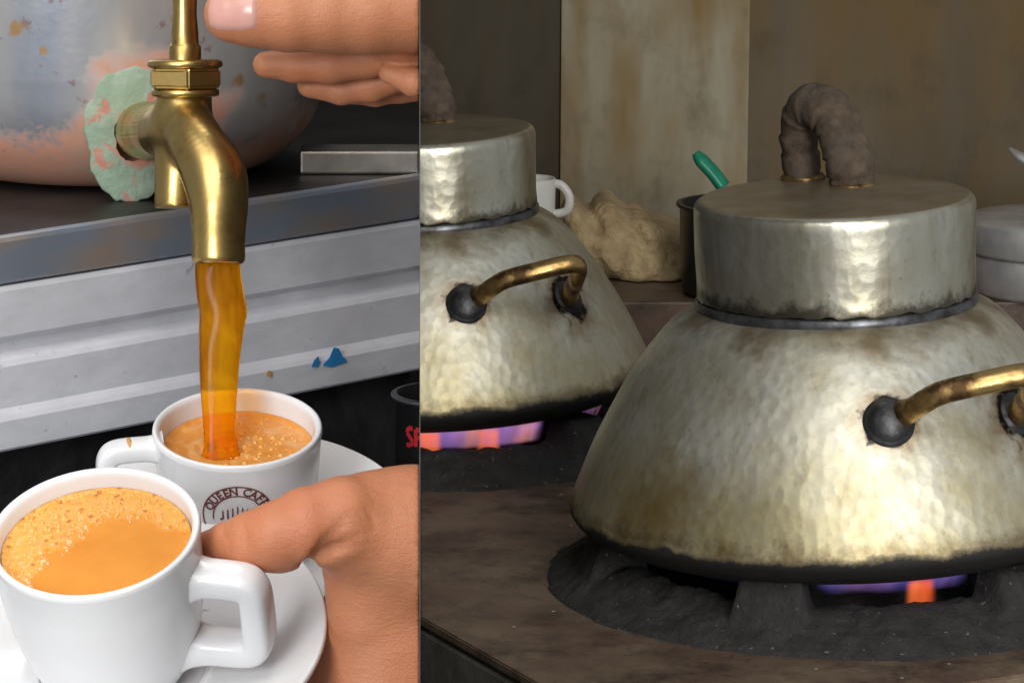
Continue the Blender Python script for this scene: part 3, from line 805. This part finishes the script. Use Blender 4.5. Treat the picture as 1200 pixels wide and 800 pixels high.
# inlet from the urn: hexagonal shank
ax2 = (tp(205, 150, 1.53)-tp(163, 154, 1.632)).normalized()
rot = ax2.to_track_quat('Z', 'Y').to_matrix(); L = (tp(205, 150, 1.53)-tp(163, 154, 1.632)).length
bm = bmesh.new(); rings = []
for rr, zz in ((.0150, -.004), (.0150, .030), (.0142, .034), (.0132, .042), (.0132, L-.004)):
    rings.append([bm.verts.new(rot @ Vector((rr*.82*cos(2*pi*k/14+.2), rr*.82*sin(2*pi*k/14+.2), zz))+tp(163, 154, 1.632)) for k in range(14)])
for a, b in zip(rings[:-1], rings[1:]):
    for k in range(14): bm.faces.new((a[k], a[(k+1) % 14], b[(k+1) % 14], b[k]))
bm.faces.new(rings[0]); bm.faces.new(rings[-1]); bmesh.ops.bevel(bm, geom=bm.edges[:], offset=.0008, segments=2, affect='EDGES')
under(from_bm(bm, 'inlet', BRASS, smooth=False), tap)

# ------------------------------------------------------------------ cups and saucers
def cup_frame(px, py, d, tilt, roll, yaw=0):
    return T(P(px, py, d)) @ Matrix.Rotation(R(roll), 4, 'Y') @ Matrix.Rotation(R(tilt), 4, 'X') @ Matrix.Rotation(R(yaw), 4, 'Z')
def cup(mtx, r, h, label, handle_ang, hz, hreach, hw, name='cup'):
    c_ = empty(name, mtx, label, 'cup', 'white tea cups')
    out = [(0, -h), (r*.58, -h), (r*.63, -h+.001), (r*.68, -h+.004), (r*.80, -h*.80), (r*.89, -h*.58), (r*.945, -h*.32), (r*.965, -h*.12), (r*.985, -.002), (r*.975, -.0002), (r*.94, 0.0002),
           (r*.905, -.0012), (r*.89, -.005), (r*.875, -h*.2), (r*.85, -h*.4), (r*.78, -h*.65), (r*.60, -h*.88), (r*.3, -h*.92), (0, -h*.925)]
    prof = out[:3]+smooth_prof(out[3:9], 6)[:-1]+smooth_prof(out[8:], 5)
    v, f = lathe(prof, 112); pyd(v, f, 'wall', CERAMIC, c_)
    z0, z1 = hz
    rw = lambda z: r*np.interp(-z/h, [0, .12, .32, .58, .8, 1], [.985, .965, .945, .89, .80, .68])
    x0 = rw(z0)-.003; x1 = rw(z1)-.003; xe = r+hreach-hw*.4
    pts = [(x0, z0), (x0+.35*(xe-x0), z0+.0004), (xe-.0045, z0-.0002), (xe-.0010, z0-.0028), (xe, z0-.008), (xe-.0004, z1+.009), (xe-.0016, z1+.0032), (xe-.0055, z1+.0004), (x1+.4*(xe-x1), z1), (x1, z1)]
    ca, sa = cos(R(handle_ang)), sin(R(handle_ang))
    pa = [Vector((x*ca, x*sa, z)) for x, z in smooth_prof(pts, 7)]
    n = len(pa); seg = 24; V, Fc = [], []
    side = Vector((-sa, ca, 0))
    for i, p in enumerate(pa):
        t = (pa[min(i+1, n-1)]-pa[max(i-1, 0)]).normalized(); b = side.cross(t)
        flare = 1+.45*max(0, 1-min(i, n-1-i)/7)**2
        for k in range(seg):
            a = 2*pi*k/seg; ce, se = cos(a), sin(a)
            sx = abs(ce)**.58*(1 if ce > 0 else -1); sy = abs(se)**.58*(1 if se > 0 else -1)
            V.append(p+side*(hw*.62*flare*sx)+b*(hw*.46*flare*sy))
    for i in range(n-1):
        for k in range(seg): Fc.append((i*seg+k, i*seg+(k+1) % seg, (i+1)*seg+(k+1) % seg, (i+1)*seg+k))
    pyd(V, Fc, 'handle', CERAMIC, c_)
    return c_
def saucer(mtx, r, label):
    s = r
    pr = [(0, 0), (s*.42, 0), (s*.44, -.002), (s*.50, -.002), (s*.52, .0005), (s*.8, .007), (s*.97, .0128), (s*1.0, .0145), (s*1.004, .0158), (s*.995, .0168), (s*.975, .0165), (s*.93, .0148), (s*.8, .0105), (s*.55, .0042), (s*.45, .0030), (s*.41, .0034), (s*.39, .0026), (0, .0024)]
    v, f = lathe(smooth_prof(pr, 4), 128)
    o = pyd(v, f, 'saucer', CERAMIC); o.matrix_world = mtx
    tag(o, label, 'saucer', 'white saucers'); return o

C1 = cup_frame(110, 622, 1.40, 23.5, -5.5)
R1 = .0398; H1 = .066
cup1 = cup(C1, R1, H1, 'white cup with frothy tea and square handle, without emblem', -16, (-.0180, -.0495), .0238, .0122)
C2 = cup_frame(278, 500, 1.50, 15.5, 0)
R2 = .0338; H2 = .054
cup2 = cup(C2, R2, H2, 'white cup with maroon ring emblem under the pouring tap', 188, (-.0075, -.036), .0215, .0088)
S1 = C1 @ T((.002, .003, -H1-.0030))
sau1 = saucer(S1, .0778, 'white saucer pinched by the thumb under the cup without emblem')
S2 = cup_frame(278, 500, 1.50, 18.5, 0) @ T((.002, -.003, -H2-.0026+.0)) 
sau2 = saucer(S2, .0662, 'white saucer under the cup with the maroon emblem')
# tea in the cups
def tea(mtx, r, z, name, label, mat, hit=None):
    n = 60; prof = [(r*k/n, z+(.0009*max(0, k/n-.93)/.07)) for k in range(n+1)]
    prof += [(r*.985, z-.006), (0, z-.007)]
    v, f = lathe(prof, 96); v = [q+Vector((0, 0, .00006*mnoise.noise(q*120))) for q in v]
    if hit:
        for q in v:
            if q.z > z-.003:
                d_ = math.hypot(q.x-hit[0], q.y-hit[1]); g = math.exp(-d_/.009)
                q.z += g*(.0011*cos(d_*1100)+.0012*mnoise.noise(q*300))
    o = pyd(v, f, name, mat); o.matrix_world = mtx; tag(o, label, 'tea'); return o
tea1 = tea(C1, R1*.878, -.0075, 'tea', 'frothy orange milk tea filling the cup without emblem', mk_tea('frothy_tea', (.010, -.016, -.0075)))
tea2 = tea(C2, R2*.872, -.0095, 'tea', 'orange milk tea being poured into the emblem cup', mk_tea('poured_tea'), (-.006, .0))
# froth bubbles (uncountable, on the tea's back and left)
def bubbles(parent, r, z, n, keep, rmin, rmax, name='froth_bubbles'):
    bm = bmesh.new(); k = 0; tries = 0; pts = []
    while k < n and tries < 9000:
        tries += 1
        a = random.uniform(0, 2*pi); q = r*math.sqrt(random.random()); x, y = q*cos(a), q*sin(a)
        if not keep(x, y): continue
        s = rmin+(rmax-rmin)*random.random()**3
        if any((x-u)**2+(y-w_)**2 < (s+t)**2*.8 for u, w_, t in pts): continue
        pts.append((x, y, s)); k += 1
        bmesh.ops.create_icosphere(bm, subdivisions=2, radius=s, matrix=T((x, y, z-s*.55)))
    m = M('bubble_film', base=(.76, .37, .085), rough=.12)
    o = from_bm(bm, name, m.m, parent); o['kind'] = 'stuff'; return o
bubbles(tea1, R1*.84, -.0073, 230, lambda x, y: (x-.010)**2+(y+.016)**2 > .031**2 and y > -.026, .0004, .0013)
bubbles(tea1, R1*.80, -.0073, 9, lambda x, y: (x+.019)**2+(y-.016)**2 < .008**2, .0012, .0026)
bubbles(tea2, R2*.82, -.0093, 170, lambda x, y: x > -.004 or y < -.010, .0004, .0017)
bubbles(tea1, R1*.865, -.0070, 120, lambda x, y: x*x+y*y > (R1*.82)**2, .0003, .0009)
# emblem on the second cup: ring of letters with a comb-like crown
def wrap_emblem():
    ang0 = R(-88); zc = -.0225; h = H2
    rw = lambda z: R2*float(np.interp(-z/h, [0, .12, .32, .58, .8, 1], [.985, .965, .945, .89, .80, .68]))
    def put(x, y, off):
        z = zc+y; rr = rw(z)+off; a = ang0+x/rw(z); return Vector((rr*cos(a), rr*sin(a), z))
    def add_flat(polys, name, parent, off=.00035):
        v, f = [], []
        for pl in polys:
            b = len(v); v += [put(x, y, off) for x, y in pl]; f.append(tuple(range(b, b+len(pl))))
        return pyd(v, f, name, MAROON, parent, smooth=False, recalc=False)
    def arc(r0, r1, a0, a1, n=60):
        return [[(r0*cos(t0), r0*sin(t0)), (r1*cos(t0), r1*sin(t0)), (r1*cos(t1), r1*sin(t1)), (r0*cos(t1), r0*sin(t1))]
                for t0, t1 in [(R(a0+(a1-a0)*k/n), R(a0+(a1-a0)*(k+1)/n)) for k in range(n)]]
    RO = .0140
    em = add_flat(arc(RO-.0006, RO, 0, 360, 90)+arc(.0093, .0098, -10, 190, 60), 'emblem', cup2)
    bars = []
    for k in range(7):
        x = (k-3)*.0019; hh = .0058-.0007*abs(k-3)
        bars.append([(x-.00035, -.001), (x+.00035, -.001), (x+.00025, hh-.001), (x-.00025, hh-.001)])
    bars.append([(-.0068, -.0018), (.0068, -.0018), (.0068, -.0008), (-.0068, -.0008)])
    add_flat(bars, 'crown', em)
    txt = 'QUEEN CAFE'; a = 158.; step = [17, 15.5, 14, 14.5, 16, 10, 14.5, 14.5, 13.5, 13]
    for ch, st in zip(txt, step):
        if ch != ' ':
            cu = bpy.data.curves.new('letter', 'FONT'); cu.body = ch; cu.size = .0046; cu.align_x = 'CENTER'; cu.offset = .00012
            ob = bpy.data.objects.new('letter', cu); COL.objects.link(ob)
            bpy.context.view_layer.update()
            me = bpy.data.meshes.new_from_object(ob.evaluated_get(bpy.context.evaluated_depsgraph_get()))
            COL.objects.unlink(ob); bpy.data.objects.remove(ob)
            t = R(a-90)
            for q in me.vertices:
                x, y = q.co.x, q.co.y+.0101
                q.co = put(x*cos(t)-y*sin(t), x*sin(t)+y*cos(t), .00038)
            link(me, 'letter', MAROON, em, False)
        a -= st
wrap_emblem()
# tea drip on the second cup's handle
def drip():
    p = C2.inverted() @ P(151, 521, 1.49)
    bm = bmesh.new(); bmesh.ops.create_uvsphere(bm, u_segments=16, v_segments=10, radius=1)
    for q in bm.verts: q.co = Vector((q.co.x*.0016, q.co.y*.0046, q.co.z*.0012))
    o = from_bm(bm, 'drip', DRIP, cup2)
    ha = R(188); o.location = Vector((cos(ha)*(R2+.0085), sin(ha)*(R2+.0085), -.0075+.0034)); o.rotation_euler = (0, 0, ha)
drip()
# ------------------------------------------------------------------ the pouring stream
def stream():
    rows = [(308, 256, 27), (322, 256, 27.5), (345, 258, 28.5), (366, 261, 29), (390, 258, 27), (420, 256.5, 24), (450, 256, 22), (480, 256, 20.5), (505, 257, 20), (524, 258, 21), (536, 258, 24)]
    rows = smooth_prof(rows, 6); V, Fc = [], []; seg = 40; s = 1.5/4500; n = len(rows)
    for i, (y, x, wd) in enumerate(rows):
        c_ = P(x, y, 1.502-.002*i/n)
        for k in range(seg):
            a = 2*pi*k/seg
            rr = .97+.09*mnoise.noise(Vector((cos(a)*1.6, sin(a)*1.6, i*.07)))+.04*sin(3*a+i*.05)
            V.append(c_+RGT*(wd*s*rr*cos(a))+Vector((0, 1, 0))*(wd*s*.52*rr*sin(a)))
    for i in range(n-1):
        for k in range(seg): Fc.append((i*seg+k, i*seg+(k+1) % seg, (i+1)*seg+(k+1) % seg, (i+1)*seg+k))
    Fc += [tuple(range(seg)), tuple((n-1)*seg+k for k in range(seg))]
    o = pyd(V, Fc, 'tea_stream', mk_stream()); tag(o, 'amber stream of tea falling from the brass tap', 'tea')
stream()

# black pot by the partition
pc = P(524, 470, 1.66); pr_ = .0225
pt = empty('black_pot', T((pc.x, pc.y, pc.z)), 'black pot with red writing between the stand and the hand', 'pot')
v, f = lathe([(0, -.07), (pr_*.85, -.07), (pr_*.95, -.064), (pr_, -.02), (pr_, 0), (pr_*1.06, .002), (pr_*1.06, .004), (pr_*.96, .004), (pr_*.93, -.03), (pr_*.8, -.066), (0, -.067)], 64)
clip_x(pyd(v, f, 'wall', simple('black_enamel', (.016, .016, .018), .25, .1, 40, bump=.05), pt), -1)
def rim_ring():
    v, f = tube([Vector((pr_*1.05*cos(2*pi*k/64), pr_*1.05*sin(2*pi*k/64), .003)) for k in range(65)], [.0009]*65, 10)
    clip_x(pyd(v, f, 'rim', simple('grey_rim', (.14, .14, .15), .3, .6, 40, bump=.05), pt), -1)
rim_ring()
RED = simple('red_print', (.62, .03, .04), .4, nsc=200, var=.2, bump=0)
def red_mark():
    V, Fc = [], []
    def stroke(pts, wd=.0010):
        for (a0, z0), (a1, z1) in zip(pts[:-1], pts[1:]):
            d = Vector((a1-a0, z1-z0)).normalized(); nn = Vector((-d.y, d.x))*wd
            b = len(V)
            for aa, zz in ((a0+nn.x, z0+nn.y), (a0-nn.x, z0-nn.y), (a1-nn.x, z1-nn.y), (a1+nn.x, z1+nn.y)):
                t = R(-90)+aa/pr_; V.append(((pr_+.0003)*cos(t), (pr_+.0003)*sin(t), zz))
            Fc.append((b, b+1, b+2, b+3))
    x0 = -.0205
    stroke([(x0+.0045, -.0085), (x0+.0020, -.0082), (x0+.001, -.0105), (x0+.003, -.0122), (x0+.0045, -.0140), (x0+.0032, -.0160), (x0+.0008, -.0156)])
    stroke([(x0+.0062, -.0085), (x0+.0062, -.0160)]); stroke([(x0+.0062, -.0085), (x0+.0095, -.0085)]); stroke([(x0+.0062, -.012), (x0+.009, -.012)])
    clip_x(pyd(V, Fc, 'lettering', RED, pt, smooth=False, recalc=False), -1)
red_mark()

# ================================================================== HANDS
def chain(G, pts, k=.004, s=1.42/4500):
    D = None
    for (a, ra), (b, rb) in zip(pts[:-1], pts[1:]):
        q = sd_cone(G, a, b, ra*s, rb*s); D = q if D is None else smin(D, q, k)
    return D
XC = -.00016
S1i = S1.inverted()
def on_sau(px, py, off):                   # point over the first saucer's plane
    n_ = S1.to_3x3() @ Vector((0, 0, 1)); o_ = S1 @ Vector((0, 0, .012))
    v = FWD+RGT*((px-492)/F_PX)+UPV*((400-py)/F_PX); t = (o_-CAM).dot(n_)/v.dot(n_)
    return CAM+v*t+n_*off
CREASES = []
def hand_low(G, crease=True):
    h = lambda px, py, d: P(px, py, d)
    thumb = chain(G, [(h(246, 638, 1.420), 18), (h(268, 637, 1.414), 26), (h(296, 634, 1.409), 35), (h(325, 629, 1.406), 41), (h(362, 617, 1.406), 46), (h(402, 613, 1.410), 54), (h(445, 622, 1.42), 68)], .002)
    back = chain(G, [(h(430, 620, 1.42), 64), (h(478, 630, 1.425), 82), (h(560, 655, 1.43), 100)], .008)
    web = chain(G, [(h(415, 690, 1.432), 40), (h(440, 730, 1.440), 66), (h(450, 800, 1.445), 76), (h(452, 850, 1.45), 70)], .008)
    wide = chain(G, [(h(455, 700, 1.435), 66), (h(520, 760, 1.445), 95)], .01)
    Gl = G@np.array(S1i.to_3x3()).T+np.array(S1i.translation); rl = np.hypot(Gl[..., 0], Gl[..., 1])
    under_s = np.interp(rl, [0, .04, .0795], [-.002, -.002, .0135])
    over = np.maximum(rl-.0812, under_s-Gl[..., 2])            # all space above the saucer's underside
    slab = np.maximum(over, Gl[..., 2]-np.interp(rl, [0, .04, .0795], [.003, .003, .0165]))
    web = smax(web, -over, .002)
    wide = smax(wide, -over, .002)
    thumb = smax(thumb, -slab, .001)
    D = smin(thumb, smin(back, smin(web, wide, .012), .010), .0045)
    # four fingers reaching under the saucer
    for i, (y0, dd) in enumerate(((770, 1.447), (815, 1.440), (860, 1.432), (900, 1.425))):
        fing = chain(G, [(h(452, y0-10, dd), 44-3*i), (h(392, y0+28, dd+.016), 37-3*i), (h(330, y0+36, dd+.026), 31-3*i), (h(280+12*i, y0+26, dd+.026), 26-2*i)], .003)
        D = smin(D, smax(fing, -over, .002), .004)
    if not crease: return np.maximum(D, G[..., 0]-XC)
    for pts, k in CREASES: D = smax(D, -chain(G, pts, .001), k)
    # keep clear of the saucer and the cup
    return np.maximum(D, G[..., 0]-XC)
def trace(fn, px, py, d=1.33):
    for _ in range(120):
        q = float(fn(np.array(P(px, py, d))[None, :])[0])
        if q < 2e-5: break
        d += min(q*.9, .004)
    return d
def crease_line(pix, k):                  # a fold that follows the skin
    CREASES.append(([(P(x, y, trace(lambda g: hand_low(g, False), x, y)-.0004+dp), r) for x, y, r, dp in pix], k))
crease_line([(350, 671, 8, 0), (362, 662, 9, .001), (376, 651, 9, .0018), (390, 642, 7, .0010), (404, 635, 4, .0003), (420, 630, 1.5, -.0002)], .0028)
crease_line([(370, 650, 4, 0), (380, 636, 3.5, 0), (392, 624, 2.5, 0), (402, 614, 1, 0)], .003)
crease_line([(384, 648, 3, 0), (402, 644, 2.4, 0), (420, 640, 1, 0)], .0025)
for k in range(5):
    x = 392+k*9; crease_line([(x, 606-3*k, .8, 0), (x+8, 618-3*k, 1.4, 0), (x+12, 632-3*k, .8, 0)], .0022)
for k in range(4):
    x = 262+k*7; crease_line([(x, 618-3*k, .6, 0), (x+5, 634-2*k, 1.2, 0), (x+6, 650-k, .6, 0)], .0018)
lo = P(225, 960, 1.40); hi = P(492, 520, 1.42)
V, Fq = nets(hand_low, (lo.x, 1.31, lo.z), (.001, 1.50, hi.z+.008), .00125)
hand1 = np_mesh(V, Fq, 'hand', SKIN)
tag(hand1, 'hand with its thumb pressed on the saucer edge behind the cup', 'hand')

SH = 1.50
def hand_top(G):
    h = lambda px, py, d: P(px, py, d)
    s = SH/4500
    thumb = chain(G, [(h(272, 17, 1.492), 33), (h(300, 14, 1.492), 40), (h(340, 16, 1.492), 43), (h(385, 14, 1.494), 46), (h(430, 13, 1.496), 49), (h(530, 5, 1.50), 58)], .004, s)
    pad = (G-np.array(h(262, 22, 1.492)))
    fl = chain(G, [(h(312, 76, 1.522), 16), (h(345, 76, 1.524), 21), (h(388, 73, 1.524), 25), (h(430, 66, 1.524), 26), (h(470, 58, 1.52), 29), (h(540, 50, 1.52), 32)], .002, s)
    f2 = chain(G, [(h(362, 101, 1.536), 14), (h(400, 106, 1.538), 17), (h(436, 100, 1.538), 20), (h(475, 84, 1.536), 22), (h(540, 70, 1.536), 26)], .002, s)
    f3 = chain(G, [(h(412, 112, 1.553), 11), (h(440, 111, 1.553), 14), (h(470, 104, 1.553), 17), (h(540, 96, 1.553), 22)], .002, s)
    f4 = chain(G, [(h(455, 86, 1.512), 12), (h(485, 96, 1.510), 17), (h(540, 100, 1.510), 20)], .002, s)
    palm = chain(G, [(h(470, 40, 1.515), 40), (h(540, 40, 1.53), 70)], .01, s)
    D = smin(thumb, palm, .003)
    for q in (fl, f2, f3, f4): D = smin(D, q, .0015)
    idx = chain(G, [(h(500, 20, 1.54), 40), (h(420, -30, 1.555), 27), (h(330, -45, 1.556), 24), (h(262, -38, 1.548), 21), (h(235, -20, 1.540), 18)], .003, s)
    D = smin(D, idx, .003)
    # nail bed
    return np.maximum(D, G[..., 0]-XC)
lo = P(228, 150, 1.52); hi = P(492, -110, 1.50)
V, Fq = nets(hand_top, (lo.x, 1.425, lo.z), (.001, 1.60, hi.z), .00115)
hand2 = np_mesh(V, Fq, 'hand', SKIN)
tag(hand2, 'hand curled over the tap handle with its thumbnail showing', 'hand')
def nail(fn, pix, parent, outw):
    nu, nv = 15, 13; V, Fc = [], []
    (x0, x1, y0, y1) = pix
    grid = []
    for j in range(nv):
        for i in range(nu):
            a = -1+2*i/(nu-1); b = -1+2*j/(nv-1)
            # square -> rounded square
            e = .35; ax_ = a*math.sqrt(1-e*b*b/1.0*.55); bx_ = b*math.sqrt(1-e*a*a*.9)
            grid.append(((x0+x1)/2+ax_*(x1-x0)/2, (y0+y1)/2+bx_*(y1-y0)/2, abs(a), abs(b)))
    pts = []
    for gx, gy, a, b in grid:
        d = 1.40
        for _ in range(90):
            p = np.array(P(gx, gy, d)); q = float(fn(p[None, :])[0])
            if q < 2e-5: break
            d += min(q*.9, .004)
        pts.append((P(gx, gy, d), max(a, b)))
    V = [p-FWD*(.0007 if m_ < .97 else -.0003) for p, m_ in pts]
    for j in range(nv-1):
        for i in range(nu-1): Fc.append((j*nu+i, j*nu+i+1, (j+1)*nu+i+1, (j+1)*nu+i))
    return pyd(V, Fc, 'thumbnail', NAIL, parent, recalc=False)
nail(hand_top, (243, 303, -6, 37), hand2, 0)
